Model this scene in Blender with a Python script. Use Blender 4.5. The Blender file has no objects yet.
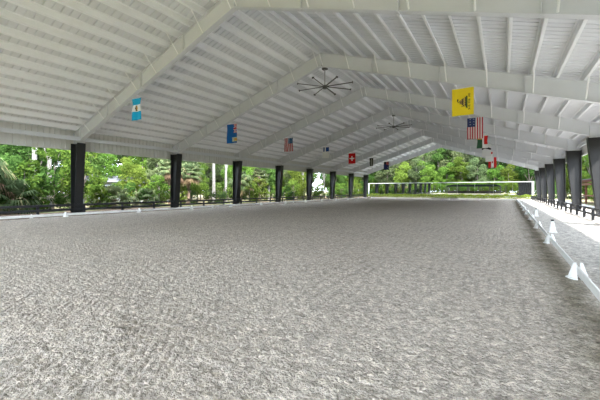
import bpy, bmesh, math, random
import numpy as np
from mathutils import Vector, Matrix
random.seed(7); RNG = np.random.default_rng(11)
SC = bpy.context.scene
COL = SC.collection
PI = math.pi

# ------------------------------------------------------------------ layout
XC = -9.78                        # ridge line
HALF = 14.57                       # ridge to column centre
BAY = 7.7
FY = [BAY * (1.318 + i) for i in range(-1, 8)]      # nine frames, 2.4 m .. 64 m
ROOF_Y0, ROOF_Y1 = -8.0, 64.7  # unseen near end of the roof extended behind the camera to shade foreground sand
SL = 0.325                        # roof slope
RB = 9.45                         # underside of rafter at ridge
WEB = 0.82
PUR = 0.27
ORD = ['zeroth', 'first', 'second', 'third', 'fourth', 'fifth', 'sixth', 'seventh', 'eighth', 'ninth', 'tenth',
       'eleventh', 'twelfth', 'thirteenth', 'fourteenth', 'fifteenth', 'sixteenth', 'seventeenth', 'eighteenth']

def roof_z(x): return RB + WEB + PUR - SL * abs(x - XC)

# ------------------------------------------------------------------ materials
def new_mat(name):
    m = bpy.data.materials.new(name); m.use_nodes = True
    nt = m.node_tree
    return m, nt, nt.nodes['Principled BSDF']

def mat(name, col, rough=0.6, metal=0.0, var=0.0, scale=3.0, bump=0.0, bscale=20.0):
    m, nt, b = new_mat(name)
    b.inputs['Roughness'].default_value = rough
    b.inputs['Metallic'].default_value = metal
    c = (*col, 1)
    b.inputs['Base Color'].default_value = c
    if var or bump:
        tc = nt.nodes.new('ShaderNodeTexCoord')
        if var:
            n = nt.nodes.new('ShaderNodeTexNoise'); n.inputs['Scale'].default_value = scale; n.inputs['Detail'].default_value = 5
            nt.links.new(tc.outputs['Object'], n.inputs['Vector'])
            r = nt.nodes.new('ShaderNodeValToRGB')
            r.color_ramp.elements[0].position = 0.3; r.color_ramp.elements[1].position = 0.7
            r.color_ramp.elements[0].color = tuple(max(0, x * (1 - var)) for x in col) + (1,)
            r.color_ramp.elements[1].color = tuple(min(1, x * (1 + var)) for x in col) + (1,)
            nt.links.new(n.outputs['Fac'], r.inputs['Fac']); nt.links.new(r.outputs['Color'], b.inputs['Base Color'])
        if bump:
            n2 = nt.nodes.new('ShaderNodeTexNoise'); n2.inputs['Scale'].default_value = bscale; n2.inputs['Detail'].default_value = 4
            nt.links.new(tc.outputs['Object'], n2.inputs['Vector'])
            bp = nt.nodes.new('ShaderNodeBump'); bp.inputs['Strength'].default_value = bump; bp.inputs['Distance'].default_value = 0.02
            nt.links.new(n2.outputs['Fac'], bp.inputs['Height']); nt.links.new(bp.outputs['Normal'], b.inputs['Normal'])
    return m

def leaf_mat(name, c0, c1, c2=None, trans=0.35):
    """leaf colour varies from leaf to leaf and from tree to tree"""
    m = bpy.data.materials.new(name); m.use_nodes = True
    nt = m.node_tree; nt.nodes.clear()
    out = nt.nodes.new('ShaderNodeOutputMaterial')
    geo = nt.nodes.new('ShaderNodeNewGeometry'); oi = nt.nodes.new('ShaderNodeObjectInfo')
    ramp = nt.nodes.new('ShaderNodeValToRGB')
    ramp.color_ramp.elements[0].color = (*c0, 1); ramp.color_ramp.elements[1].color = (*c1, 1)
    if c2:
        e = ramp.color_ramp.elements.new(0.92); e.color = (*c1, 1); ramp.color_ramp.elements[2].color = (*c2, 1)
    nt.links.new(geo.outputs['Random Per Island'], ramp.inputs['Fac'])
    hsv = nt.nodes.new('ShaderNodeHueSaturation')
    mr = nt.nodes.new('ShaderNodeMapRange'); mr.inputs['To Min'].default_value = 0.47; mr.inputs['To Max'].default_value = 0.52
    nt.links.new(oi.outputs['Random'], mr.inputs['Value']); nt.links.new(mr.outputs['Result'], hsv.inputs['Hue'])
    mv = nt.nodes.new('ShaderNodeMapRange'); mv.inputs['To Min'].default_value = 0.65; mv.inputs['To Max'].default_value = 1.3
    ml = nt.nodes.new('ShaderNodeMath'); ml.operation = 'FRACT'
    m2 = nt.nodes.new('ShaderNodeMath'); m2.operation = 'MULTIPLY'; m2.inputs[1].default_value = 7.13
    nt.links.new(oi.outputs['Random'], m2.inputs[0]); nt.links.new(m2.outputs[0], ml.inputs[0]); nt.links.new(ml.outputs[0], mv.inputs['Value'])
    nt.links.new(mv.outputs['Result'], hsv.inputs['Value'])
    nt.links.new(ramp.outputs['Color'], hsv.inputs['Color'])
    d = nt.nodes.new('ShaderNodeBsdfDiffuse'); t = nt.nodes.new('ShaderNodeBsdfTranslucent'); mx = nt.nodes.new('ShaderNodeMixShader')
    mx.inputs['Fac'].default_value = trans
    nt.links.new(hsv.outputs['Color'], d.inputs['Color']); nt.links.new(hsv.outputs['Color'], t.inputs['Color'])
    nt.links.new(d.outputs[0], mx.inputs[1]); nt.links.new(t.outputs[0], mx.inputs[2]); nt.links.new(mx.outputs[0], out.inputs['Surface'])
    return m

M_WHITE = mat('white_painted_steel', (0.62, 0.64, 0.675), 0.5, var=0.03, scale=1.5)
M_PURLIN = mat('bright_white_purlin', (0.83, 0.85, 0.885), 0.5, var=0.02, scale=1.5)
M_PANEL = mat('white_roof_sheet', (0.69, 0.71, 0.745), 0.55, var=0.02, scale=0.7)
M_SIDING = mat('white_siding', (0.62, 0.62, 0.61), 0.55, var=0.03, scale=1.0)
M_BRACE = mat('pale_galvanised_brace', (0.84, 0.85, 0.87), 0.5)
M_COL = mat('charcoal_column_paint', (0.0115, 0.012, 0.0135), 0.5, var=0.15, scale=2.0)
M_BLACK = mat('black_fence_paint', (0.016, 0.017, 0.020), 0.5, var=0.2, scale=4.0)
M_FAN = mat('dark_grey_fan_metal', (0.07, 0.07, 0.07), 0.45)
M_FANL = mat('light_grey_fan_metal', (0.35, 0.35, 0.35), 0.45)
M_RAIL = mat('white_plastic_rail', (0.80, 0.80, 0.79), 0.45, var=0.05, scale=6.0)
M_DARK = mat('dark_timber', (0.035, 0.03, 0.025), 0.8, var=0.3, scale=6)
M_REDWOOD = mat('red_brown_timber', (0.16, 0.055, 0.035), 0.7, var=0.25, scale=5)
M_BARK = mat('grey_bark', (0.13, 0.11, 0.09), 0.9, var=0.35, scale=6, bump=0.6, bscale=12)
M_PALEBARK = mat('pale_bark', (0.15, 0.145, 0.135), 0.9, var=0.25, scale=5, bump=0.5, bscale=10)
M_PALMBARK = mat('palm_trunk', (0.17, 0.12, 0.085), 0.95, var=0.4, scale=7, bump=0.8, bscale=9)
M_ROOFD = mat('dark_green_canopy', (0.007, 0.010, 0.008), 1.0, var=0.2)
M_ROOFD.node_tree.nodes['Principled BSDF'].inputs['Specular IOR Level'].default_value = 0.05
M_HOUSE = mat('pale_blue_grey_render', (0.26, 0.28, 0.31), 0.8, var=0.05)
M_HROOF = mat('grey_house_roof', (0.085, 0.09, 0.10), 0.7, var=0.1)
M_GLASSD = mat('dark_window_glass', (0.03, 0.035, 0.04), 0.1)
M_TERRA = mat('terracotta_wall', (0.42, 0.2, 0.11), 0.8, var=0.1)
M_STEELP = mat('white_mirror_frame', (0.42, 0.44, 0.43), 0.45)
m, nt, b = new_mat('mirror_glass'); M_MIRROR = m
b.inputs['Base Color'].default_value = (0.80, 0.84, 0.83, 1); b.inputs['Metallic'].default_value = 1.0; b.inputs['Roughness'].default_value = 0.015

LEAF_A = leaf_mat('leaf_mid_green', (0.021, 0.048, 0.011), (0.078, 0.135, 0.033))
LEAF_B = leaf_mat('leaf_yellow_green', (0.037, 0.074, 0.011), (0.115, 0.180, 0.034))
LEAF_C = leaf_mat('leaf_dark_green', (0.018, 0.041, 0.015), (0.066, 0.111, 0.039))
LEAF_P = leaf_mat('palm_frond_green', (0.045, 0.070, 0.030), (0.123, 0.148, 0.070), (0.197, 0.164, 0.090))
LEAF_D = leaf_mat('dry_palm_frond', (0.107, 0.074, 0.045), (0.205, 0.156, 0.094))
LEAF_G = leaf_mat('leaf_grey_green', (0.030, 0.048, 0.022), (0.125, 0.160, 0.070))
LEAF_H = leaf_mat('hedge_lime', (0.11, 0.19, 0.02), (0.40, 0.48, 0.08), (0.66, 0.66, 0.32))

# sand footing: riding sand inside the boards, a drier pale strip in the aisle, a damp worn track with board shade painted in
def sand_material():
    m, nt, b = new_mat('riding_sand')
    L = nt.links.new; N = nt.nodes.new
    b.inputs['Roughness'].default_value = 0.95
    b.inputs['Specular IOR Level'].default_value = 0.15
    tc = N('ShaderNodeTexCoord'); sep = N('ShaderNodeSeparateXYZ'); L(tc.outputs['Object'], sep.inputs[0])
    def noise(scale, det=4, rough=0.6):
        n = N('ShaderNodeTexNoise'); n.inputs['Scale'].default_value = scale; n.inputs['Detail'].default_value = det
        n.inputs['Roughness'].default_value = rough; L(tc.outputs['Object'], n.inputs['Vector']); return n.outputs['Fac']
    def math_(op, a, c=None, clamp=False):
        n = N('ShaderNodeMath'); n.operation = op; n.use_clamp = clamp
        for k, v in enumerate((a, c)):
            if v is None: continue
            if isinstance(v, (int, float)): n.inputs[k].default_value = v
            else: L(v, n.inputs[k])
        return n.outputs[0]
    def mix(f, a, c):
        n = N('ShaderNodeMix'); n.data_type = 'RGBA'
        if isinstance(f, (int, float)): n.inputs[0].default_value = f
        else: L(f, n.inputs[0])
        for k, v in ((6, a), (7, c)):
            if isinstance(v, tuple): n.inputs[k].default_value = (*v, 1)
            else: L(v, n.inputs[k])
        return n.outputs[2]
    def smooth(v, a, c):
        n = N('ShaderNodeMapRange'); n.interpolation_type = 'SMOOTHSTEP'
        n.inputs['From Min'].default_value = a; n.inputs['From Max'].default_value = c; L(v, n.inputs['Value']); return n.outputs['Result']
    fine = noise(45, 3); mid = noise(9, 4); big = noise(0.35, 3)
    col = mix(smooth(fine, 0.3, 0.7), SAND_LO, SAND_HI)
    col = mix(math_('MULTIPLY', smooth(mid, 0.35, 0.62), 0.45), col, SAND_MID)
    col = mix(math_('MULTIPLY', smooth(big, 0.4, 0.65), 0.35), col, (0.50, 0.435, 0.375))
    # damp worn track just inside the right boards, mostly their shade painted in
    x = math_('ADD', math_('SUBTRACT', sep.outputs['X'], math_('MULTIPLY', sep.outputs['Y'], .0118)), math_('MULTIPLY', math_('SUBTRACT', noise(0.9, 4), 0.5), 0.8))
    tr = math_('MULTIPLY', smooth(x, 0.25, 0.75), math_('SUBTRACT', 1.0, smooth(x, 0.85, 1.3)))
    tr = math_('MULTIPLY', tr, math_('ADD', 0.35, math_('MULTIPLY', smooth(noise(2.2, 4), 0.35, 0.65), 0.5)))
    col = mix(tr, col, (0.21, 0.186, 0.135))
    # aisle
    ai = smooth(math_('SUBTRACT', sep.outputs['X'], math_('MULTIPLY', sep.outputs['Y'], .0118)), 0.98, 1.4)
    aisle = mix(smooth(noise(4.0, 6, .75), 0.40, 0.62), (0.64, 0.60, 0.55), (0.45, 0.42, 0.385))
    col = mix(ai, col, aisle)
    cr = N('ShaderNodeTexVoronoi'); cr.inputs['Scale'].default_value = 24; L(tc.outputs['Object'], cr.inputs['Vector'])
    cs = N('ShaderNodeSeparateColor'); L(cr.outputs['Color'], cs.inputs[0])
    ck = math_('ADD', 0.70, math_('MULTIPLY', cs.outputs[0], 0.44))
    ck = math_('MULTIPLY', ck, math_('ADD', 0.78, math_('MULTIPLY', smooth(noise(7.0, 6, .8), .35, .65), .40)))
    furrow = math_('SINE', math_('MULTIPLY', math_('ADD', sep.outputs['X'], math_('MULTIPLY', noise(.5, 2), .5)), 2 * PI / 0.21))
    ck = math_('MULTIPLY', ck, math_('SUBTRACT', 1.0, math_('MULTIPLY', smooth(furrow, .2, 1.0), math_('MULTIPLY', smooth(noise(.6, 3), .45, .6), .16))))
    vm = N('ShaderNodeVectorMath'); vm.operation = 'SCALE'; L(col, vm.inputs[0]); L(ck, vm.inputs['Scale']); col = vm.outputs[0]
    mul = math_('SUBTRACT', 1.0, smooth(math_('ADD', sep.outputs['X'], math_('MULTIPLY', mid, .5)), -21.5, -21.15))
    col = mix(mul, col, mix(smooth(mid, .4, .6), (0.10, 0.068, 0.048), (0.19, 0.135, 0.10)))
    L(col, b.inputs['Base Color'])
    # grooves: straight harrow lines on the right, sweeping arcs on the left
    dx = math_('ADD', math_('SUBTRACT', sep.outputs['X'], math_('MULTIPLY', sep.outputs['Y'], .0118)), 14.0); dy = math_('ADD', sep.outputs['Y'], 8.0)
    rr = math_('SQRT', math_('ADD', math_('MULTIPLY', dx, dx), math_('MULTIPLY', dy, dy)))
    wob = math_('MULTIPLY', noise(1.1, 2), 0.12)
    afade = math_('SUBTRACT', 1.0, smooth(sep.outputs['Y'], 3.0, 5.0))
    arcs = math_('SINE', math_('MULTIPLY', math_('ADD', rr, wob), 2 * PI / 0.085))
    lines = math_('SINE', math_('MULTIPLY', math_('ADD', sep.outputs['X'], wob), 2 * PI / 0.11))
    side = smooth(math_('ADD', sep.outputs['X'], math_('MULTIPLY', sep.outputs['Y'], 0.33)), -2.2, -0.6)
    gm = N('ShaderNodeMix'); gm.data_type = 'FLOAT'; L(side, gm.inputs[0]); L(math_('MULTIPLY', arcs, afade), gm.inputs[2]); L(lines, gm.inputs[3])
    patch = smooth(noise(0.33, 3), 0.50, 0.66)
    gro = math_('MULTIPLY', gm.outputs[0], math_('ADD', 0.12, math_('MULTIPLY', patch, 0.6)))
    vor = N('ShaderNodeTexVoronoi'); vor.inputs['Scale'].default_value = 26; L(tc.outputs['Object'], vor.inputs['Vector'])
    h = math_('ADD', math_('MULTIPLY', gro, 0.55), math_('MULTIPLY', mid, 2.2))
    h = math_('ADD', h, math_('MULTIPLY', fine, 2.6)); h = math_('ADD', h, math_('MULTIPLY', vor.outputs['Distance'], -1.2))
    bp = N('ShaderNodeBump'); bp.inputs['Strength'].default_value = 1.0; bp.inputs['Distance'].default_value = 0.017
    L(h, bp.inputs['Height']); L(bp.outputs['Normal'], b.inputs['Normal'])
    return m
SAND_LO, SAND_HI, SAND_MID = (0.34, 0.30, 0.26), (0.75, 0.675, 0.595), (0.53, 0.472, 0.412)
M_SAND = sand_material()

def ground_material():
    m, nt, b = new_mat('grass_and_mulch'); L = nt.links.new; N = nt.nodes.new
    b.inputs['Roughness'].default_value = 1.0; b.inputs['Specular IOR Level'].default_value = 0.1
    tc = N('ShaderNodeTexCoord')
    n1 = N('ShaderNodeTexNoise'); n1.inputs['Scale'].default_value = 0.6; n1.inputs['Detail'].default_value = 6; L(tc.outputs['Object'], n1.inputs['Vector'])
    n2 = N('ShaderNodeTexNoise'); n2.inputs['Scale'].default_value = 9; n2.inputs['Detail'].default_value = 5; L(tc.outputs['Object'], n2.inputs['Vector'])
    r1 = N('ShaderNodeValToRGB'); r1.color_ramp.elements[0].position = 0.42; r1.color_ramp.elements[1].position = 0.58
    r1.color_ramp.elements[0].color = (0.26, 0.18, 0.125, 1); r1.color_ramp.elements[1].color = (0.15, 0.18, 0.07, 1)
    L(n1.outputs['Fac'], r1.inputs['Fac'])
    mx = N('ShaderNodeMix'); mx.data_type = 'RGBA'; mx.blend_type = 'MULTIPLY'; mx.inputs[0].default_value = 0.7
    r2 = N('ShaderNodeValToRGB'); r2.color_ramp.elements[0].color = (0.4, 0.4, 0.4, 1); r2.color_ramp.elements[1].color = (1.4, 1.4, 1.4, 1)
    L(n2.outputs['Fac'], r2.inputs['Fac']); L(r1.outputs['Color'], mx.inputs[6]); L(r2.outputs['Color'], mx.inputs[7]); L(mx.outputs[2], b.inputs['Base Color'])
    bp = N('ShaderNodeBump'); bp.inputs['Strength'].default_value = 0.8; bp.inputs['Distance'].default_value = 0.05
    L(n2.outputs['Fac'], bp.inputs['Height']); L(bp.outputs['Normal'], b.inputs['Normal'])
    return m
M_GROUND = ground_material()

# ------------------------------------------------------------------ mesh helpers
class MB:
    def __init__(s): s.v = []; s.f = []
    def add(s, vs, fs):
        o = len(s.v); s.v += [tuple(p) for p in vs]; s.f += [tuple(i + o for i in f) for f in fs]; return s
    def box(s, x0, x1, y0, y1, z0, z1):
        return s.add([(x0,y0,z0),(x1,y0,z0),(x1,y1,z0),(x0,y1,z0),(x0,y0,z1),(x1,y0,z1),(x1,y1,z1),(x0,y1,z1)],
                     [(0,3,2,1),(4,5,6,7),(0,1,5,4),(1,2,6,5),(2,3,7,6),(3,0,4,7)])
    def prism(s, prof, axis, a, c):
        """extrude a closed 2-D profile along x or y. profile pairs are (y,z) for x and (x,z) for y"""
        n = len(prof)
        P = (lambda p, t: (t, p[0], p[1])) if axis == 'x' else ((lambda p, t: (p[0], t, p[1])) if axis == 'y' else (lambda p, t: (p[0], p[1], t)))
        vs = [P(p, a) for p in prof] + [P(p, c) for p in prof]
        fs = [tuple(range(n))[::-1], tuple(range(n, 2 * n))] + [(i, (i + 1) % n, n + (i + 1) % n, n + i) for i in range(n)]
        return s.add(vs, fs)
    def tube(s, pts, rad, seg=8):
        pts = [Vector(p) for p in pts]; rs = rad if isinstance(rad, (list, tuple)) else [rad] * len(pts)
        rings = []
        for i, p in enumerate(pts):
            d = (pts[min(i + 1, len(pts) - 1)] - pts[max(i - 1, 0)]).normalized()
            u = d.cross(Vector((0, 0, 1)));
            if u.length < 1e-3: u = d.cross(Vector((1, 0, 0)))
            u.normalize(); w = d.cross(u)
            rings.append([p + (u * math.cos(2*PI*k/seg) + w * math.sin(2*PI*k/seg)) * rs[i] for k in range(seg)])
        vs = [q for r in rings for q in r]; fs = []
        for i in range(len(pts) - 1):
            for k in range(seg):
                fs.append((i*seg+k, i*seg+(k+1)%seg, (i+1)*seg+(k+1)%seg, (i+1)*seg+k))
        fs.append(tuple(range(seg))[::-1]); fs.append(tuple((len(pts)-1)*seg + k for k in range(seg)))
        return s.add(vs, fs)
    def mesh(s, name):
        me = bpy.data.meshes.new(name); me.from_pydata(s.v, [], s.f)
        bm = bmesh.new(); bm.from_mesh(me); bmesh.ops.recalc_face_normals(bm, faces=bm.faces); bm.to_mesh(me); bm.free()
        me.update(); return me
    def build(s, name, material, parent=None, bevel=0.0, smooth=False):
        return link(name, s.mesh(name), material, parent, bevel, smooth)

def link(name, me, material=None, parent=None, bevel=0.0, smooth=False):
    o = bpy.data.objects.new(name, me); COL.objects.link(o)
    if material and not me.materials: me.materials.append(material)
    if parent: o.parent = parent
    if smooth:
        for p in me.polygons: p.use_smooth = True
    if bevel:
        md = o.modifiers.new('bevel', 'BEVEL'); md.width = bevel; md.segments = 2; md.limit_method = 'ANGLE'
    return o

def tag(o, label, cat, group=None, kind=None):
    if label: o['label'] = label
    if cat: o['category'] = cat
    if group: o['group'] = group
    if kind: o['kind'] = kind
    return o
def thing(name, label, cat, loc=(0,0,0), rz=0.0, group=None):
    o = bpy.data.objects.new(name, None); COL.objects.link(o); o.empty_display_size = 0.2
    o.location = loc; o.rotation_euler = (0, 0, rz)
    return tag(o, label, cat, group)
def struct(o): o['kind'] = 'structure'; return o
def kids(o): return [c for c in COL.objects if c.parent == o]
def dup(root, ch, loc, rz=0.0, label=None, scale=None):
    r = root.copy(); COL.objects.link(r); r.location = loc; r.rotation_euler = (0, 0, rz)
    if label: r['label'] = label
    if scale: r.scale = scale
    for c in ch:
        d = c.copy(); COL.objects.link(d); d.parent = r
    return r

# ------------------------------------------------------------------ ground and footing
struct(MB().box(-220, 220, -140, 260, -0.6, -0.06).build('ground', M_GROUND))

def vnoise(x, y, seed):
    xi = np.floor(x).astype(int); yi = np.floor(y).astype(int); fx = x - xi; fy = y - yi
    fx = fx*fx*(3-2*fx); fy = fy*fy*(3-2*fy)
    def h(i, j):
        n = (i * 374761393 + j * 668265263 + seed * 974711) & 0x7fffffff
        n = ((n ^ (n >> 13)) * 1274126177) & 0x7fffffff
        return ((n ^ (n >> 16)) & 0xffff) / 65535.0
    return (h(xi,yi)*(1-fx) + h(xi+1,yi)*fx)*(1-fy) + (h(xi,yi+1)*(1-fx) + h(xi+1,yi+1)*fx)*fy

def grid_axis(lo, dlo, dhi, hi, fine, coarse):
    a = []; t = lo
    while t < dlo: a.append(t); t += coarse
    t = dlo
    while t < dhi: a.append(t); t += fine
    t = dhi; st = fine
    while t < hi: a.append(t); st = min(coarse, st * 1.12); t += st
    a.append(hi); return np.array(a)
gx = np.concatenate([grid_axis(-25.9, -6.5, 1.9, 5.9, 0.02, 0.45)])
gy = grid_axis(-3.0, 0.9, 6.5, 66.9, 0.02, 0.45)
GX, GY = np.meshgrid(gx, gy)
fade = np.clip(1.1 - GY / 20.0, 0.25, 1.0)
Z = ((vnoise(GX*11, GY*11, 2) - 0.5) * 0.013 + (vnoise(GX*19+.3, GY*19, 5) - 0.5) * 0.020
     + (vnoise(GX*31, GY*31, 6) - 0.5) * 0.016 + (vnoise(GX*2.2, GY*2.2, 3) - 0.5) * 0.025)
# harrow grooves left in two places by the turning drag
rad = np.sqrt((GX + 14.0)**2 + (GY + 8.0)**2) + (vnoise(GX*1.5, GY*1.5, 8) - .5) * .05
for (px, py, sx, sy, am) in ((-3.25, 2.05, 1.0, .55, .009), (-3.5, 3.9, 1.0, .7, .006), (-4.9, 2.6, .8, .8, .005)):
    Z = Z + am * np.sin(2*PI*rad/.085) * np.exp(-((GX-px)/sx)**2 - ((GY-py)/sy)**2) * (vnoise(GX*3, GY*3, 9)*.6 + .5)
for (px, py, sx, sy, am) in ((-.4, 6.5, 1.1, 5.0, .005),):
    Z = Z + am * np.sin(2*PI*(GX + (vnoise(GX*.7, GY*.7, 12) - .5)*.15)/.13) * np.exp(-((GX-px)/sx)**2 - ((GY-py)/sy)**2) * vnoise(GX*2, GY*1, 10)
Z = Z * fade + (vnoise(GX*0.5, GY*0.5, 4) - 0.5) * 0.03
nx, ny = len(gx), len(gy)
V = np.stack([GX.ravel(), GY.ravel(), Z.ravel()], 1)
I = np.arange(nx * ny).reshape(ny, nx)
F = np.stack([I[:-1,:-1].ravel(), I[:-1,1:].ravel(), I[1:,1:].ravel(), I[1:,:-1].ravel()], 1)
def np_mesh(name, V, F):
    me = bpy.data.meshes.new(name)
    k = F.shape[1]
    me.vertices.add(len(V)); me.vertices.foreach_set('co', V.astype(np.float32).ravel())
    me.loops.add(F.size); me.loops.foreach_set('vertex_index', F.astype(np.int32).ravel())
    me.polygons.add(len(F)); me.polygons.foreach_set('loop_start', np.arange(0, F.size, k, dtype=np.int32))
    me.polygons.foreach_set('loop_total', np.full(len(F), k, dtype=np.int32))
    me.update(calc_edges=True); me.validate(); return me
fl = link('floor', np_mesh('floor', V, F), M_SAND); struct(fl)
fl.data.polygons.foreach_set('use_smooth', np.ones(len(F), dtype=bool))

M_BOUNCE = mat('added_bounce_strip', (0.40, 0.395, 0.38), 0.95, var=0.15, scale=2.0, bump=0.5, bscale=30)

struct(MB().box(6.0, 7.6, -3.02, 68, -0.3, -0.03).build('ground', M_BOUNCE))  # pale strip added outside the right columns to bounce light onto the ceiling

# ------------------------------------------------------------------ roof sheets
def ribbed(y0, y1, pitch, h):
    """(y, height) outline of a ribbed sheet along y"""
    out = []; y = y0
    while y < y1:
        out += [(y, 0), (y + pitch*0.76, 0), (y + pitch*0.82, h), (y + pitch*0.94, h)]; y += pitch
    return [(min(a, y1), c) for a, c in out] + [(y1, 0)]
prof = ribbed(ROOF_Y0, ROOF_Y1, 0.305, 0.055)
vs, fs = [], []
xs = [XC - 15.45, XC, XC + 15.45]
for (y, h) in prof:
    for x in xs: vs.append((x, y, roof_z(x) + h))
for i in range(len(prof) - 1):
    for j in range(2): fs.append((i*3+j, i*3+j+1, (i+1)*3+j+1, (i+1)*3+j))
struct(MB().add(vs, fs).build('ceiling', M_PANEL))

# eave siding above the openings, ribbed, and its bottom trim
def siding(name, x, out):
    p = ribbed(ROOF_Y0, ROOF_Y1, 0.305, 0.05); vs, fs = [], []
    for (y, h) in p:
        for z in (4.33, roof_z(x) - 0.02): vs.append((x + out * h, y, z))
    for i in range(len(p) - 1): fs.append((i*2, i*2+2, i*2+3, i*2+1))
    struct(MB().add(vs, fs).build(name, M_SIDING))
siding('wall_left', XC - 15.14, 1); siding('wall_right', XC + 15.14, -1)
struct(MB().box(XC-15.22, XC-15.08, ROOF_Y0, ROOF_Y1, 4.27, 4.34).build('trim_1', M_SIDING))
struct(MB().box(XC+15.08, XC+15.22, ROOF_Y0, ROOF_Y1, 4.27, 4.34).build('trim_2', M_SIDING))
# gable trims
def gable_trim(name, y0, y1, drop):
    mb = MB()
    for s in (-1, 1):
        xe = XC + s * 15.5
        mb.add([(XC,y0,roof_z(XC)-drop),(XC,y1,roof_z(XC)-drop),(xe,y1,roof_z(xe)-drop),(xe,y0,roof_z(xe)-drop),
                (XC,y0,roof_z(XC)+.06),(XC,y1,roof_z(XC)+.06),(xe,y1,roof_z(xe)+.06),(xe,y0,roof_z(xe)+.06)],
               [(0,1,2,3),(4,7,6,5),(0,3,7,4),(1,5,6,2),(3,2,6,7),(0,4,5,1)])
    struct(mb.build(name, M_WHITE))
gable_trim('trim_3', ROOF_Y1, ROOF_Y1 + 0.08, 0.32)
gable_trim('trim_4', ROOF_Y0 - 0.08, ROOF_Y0, 0.32)

# ------------------------------------------------------------------ purlins (Z sections, one line each the whole length)
def zbar(h, fw, t):
    """Z outline as (across, up) pairs"""
    return [(-fw, 0), (t/2, 0), (t/2, h-t), (fw, h-t), (fw, h), (-t/2, h), (-t/2, t), (-fw, t)]
PX = [0.12 + 0.895 * k for k in range(17)]
for side, s in (('left', -1), ('right', 1)):
    for k, d in enumerate(PX):
        x = XC + s * d
        mb = MB(); pr = [(x - s*a*1.0, roof_z(x) - PUR + 0.004 + c*0.985 - SL*s*(-s*a)) for a, c in zbar(PUR, 0.08, 0.016)]
        mb.prism(pr, 'y', ROOF_Y0, ROOF_Y1)
        o = mb.build('purlin', M_PURLIN)
        n = len(PX) - k
        lab = (f'white steel purlin line under the {side} roof slope, {ORD[n]} up from the {side} eave' if n <= 9 else
               f'white steel purlin line under the {side} roof slope, {ORD[k+1]} down from the ridge')
        tag(o, lab, 'purlin', f'purlins under the {side} slope')
    x0 = XC + s * 14.17
    if s > 0: x0 += .62
    # eave strut, tied to the column heads
    o = MB().prism([(x0-.06,4.84),(x0+.06,4.84),(x0+.06,5.09),(x0-.06,5.09)], 'y', ROOF_Y0 + .2, ROOF_Y1 - .3).build('eave_strut', M_WHITE)
    tag(o, f'white horizontal eave beam running over the {side} column heads', 'beam')

# ------------------------------------------------------------------ rafters
def beam_meshes():
    out = []
    for s in (-1, 1):
        top = lambda d: RB + WEB - SL * d
        bot = lambda d: RB - SL * d
        P = [(0, bot(0)), (14.17, bot(14.17)), (14.17, 4.71), (15.00, 4.71), (15.00, top(15.00)), (0, top(0))]
        mb = MB(); mb.prism([(s*a, c) for a, c in P], 'y', -0.008, 0.008)       # web
        fw = 0.125
        def flange(p, q, t, up):
            dx, dz = q[0]-p[0], q[1]-p[1]; L = math.hypot(dx, dz); n = (-dz/L*t*up, dx/L*t*up)
            mb.prism([(s*a, c) for a, c in (p, q, (q[0]+n[0], q[1]+n[1]), (p[0]+n[0], p[1]+n[1]))], 'y', -fw, fw)
        flange(P[0], P[1], 0.022, -1); flange(P[5], P[4], 0.022, -1); flange(P[4], P[3], 0.022, -1); flange(P[2], P[3], 0.022, 1)
        out.append(mb.mesh('beam'))
    return out
beamL, beamR = beam_meshes()
def splice_mesh(s, d):
    mb = MB(); c = SL
    mb.prism([(s*(d-.02), RB-SL*d-.06), (s*(d+.02), RB-SL*d-.06), (s*(d+.02), RB+WEB-SL*d-.0), (s*(d-.02), RB+WEB-SL*d)], 'y', -.13, .13)
    return mb.mesh('splice_plate')
SPL = [(splice_mesh(s, d)) for s in (-1, 1) for d in (7.0,)] + [splice_mesh(1, 0.0)]
def stiff_mesh(s, d):
    mb = MB(); mb.box(s*d-.006, s*d+.006, -.115, .115, RB-SL*d, RB+WEB-SL*d-.03); return mb.mesh('web_stiffener')
STF = [stiff_mesh(s, d) for s in (-1, 1) for d in (3.4, 10.6, 14.17)]
def brace_mesh(s, d):
    """thin angle from the bottom flange up to the purlin, both sides of the rafter in turn"""
    mb = MB(); z0 = RB - SL*d + .03
    mb.tube([(s*d, -.11, z0), (s*d, -.85, z0 + WEB + .08)], 0.03, 4)
    return mb.mesh('flange_brace')
def brace_mesh2(s, d):
    mb = MB(); z0 = RB - SL*d + .03
    mb.tube([(s*d, .11, z0), (s*d, .85, z0 + WEB + .08)], 0.03, 4)
    return mb.mesh('flange_brace')
BR = []
for s in (-1, 1):
    for k in (0, 2, 4, 6, 8, 10, 12, 14):
        BR += [brace_mesh(s, PX[k] + .06), brace_mesh2(s, PX[k] + .06)]
for me, mm in [(beamL, M_WHITE), (beamR, M_WHITE)] + [(q, M_WHITE) for q in SPL + STF] + [(q, M_BRACE) for q in BR]:
    me.materials.append(mm)
for i, y in enumerate(FY):
    where = ('over the near end, outside the picture' if i == 0 else f'carried by the {ORD[i]} column pair in view from the near end' if i < 8
             else 'at the far gable, nearest the end mirrors')
    t = thing('roof_rafter', f'white steel gable rafter {where}', 'rafter', (XC, y, 0), 0, 'gable rafters under the roof')
    link('beam', beamL, None, t); link('beam', beamR, None, t)
    for q in SPL: link('splice_plate', q, None, t)
    for q in STF: link('web_stiffener', q, None, t)
    for k, q in enumerate(BR):
        if i == 0 and k % 2 == 0 or i == 8 and k % 2 == 1: continue
        link('flange_brace', q, None, t)

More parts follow.
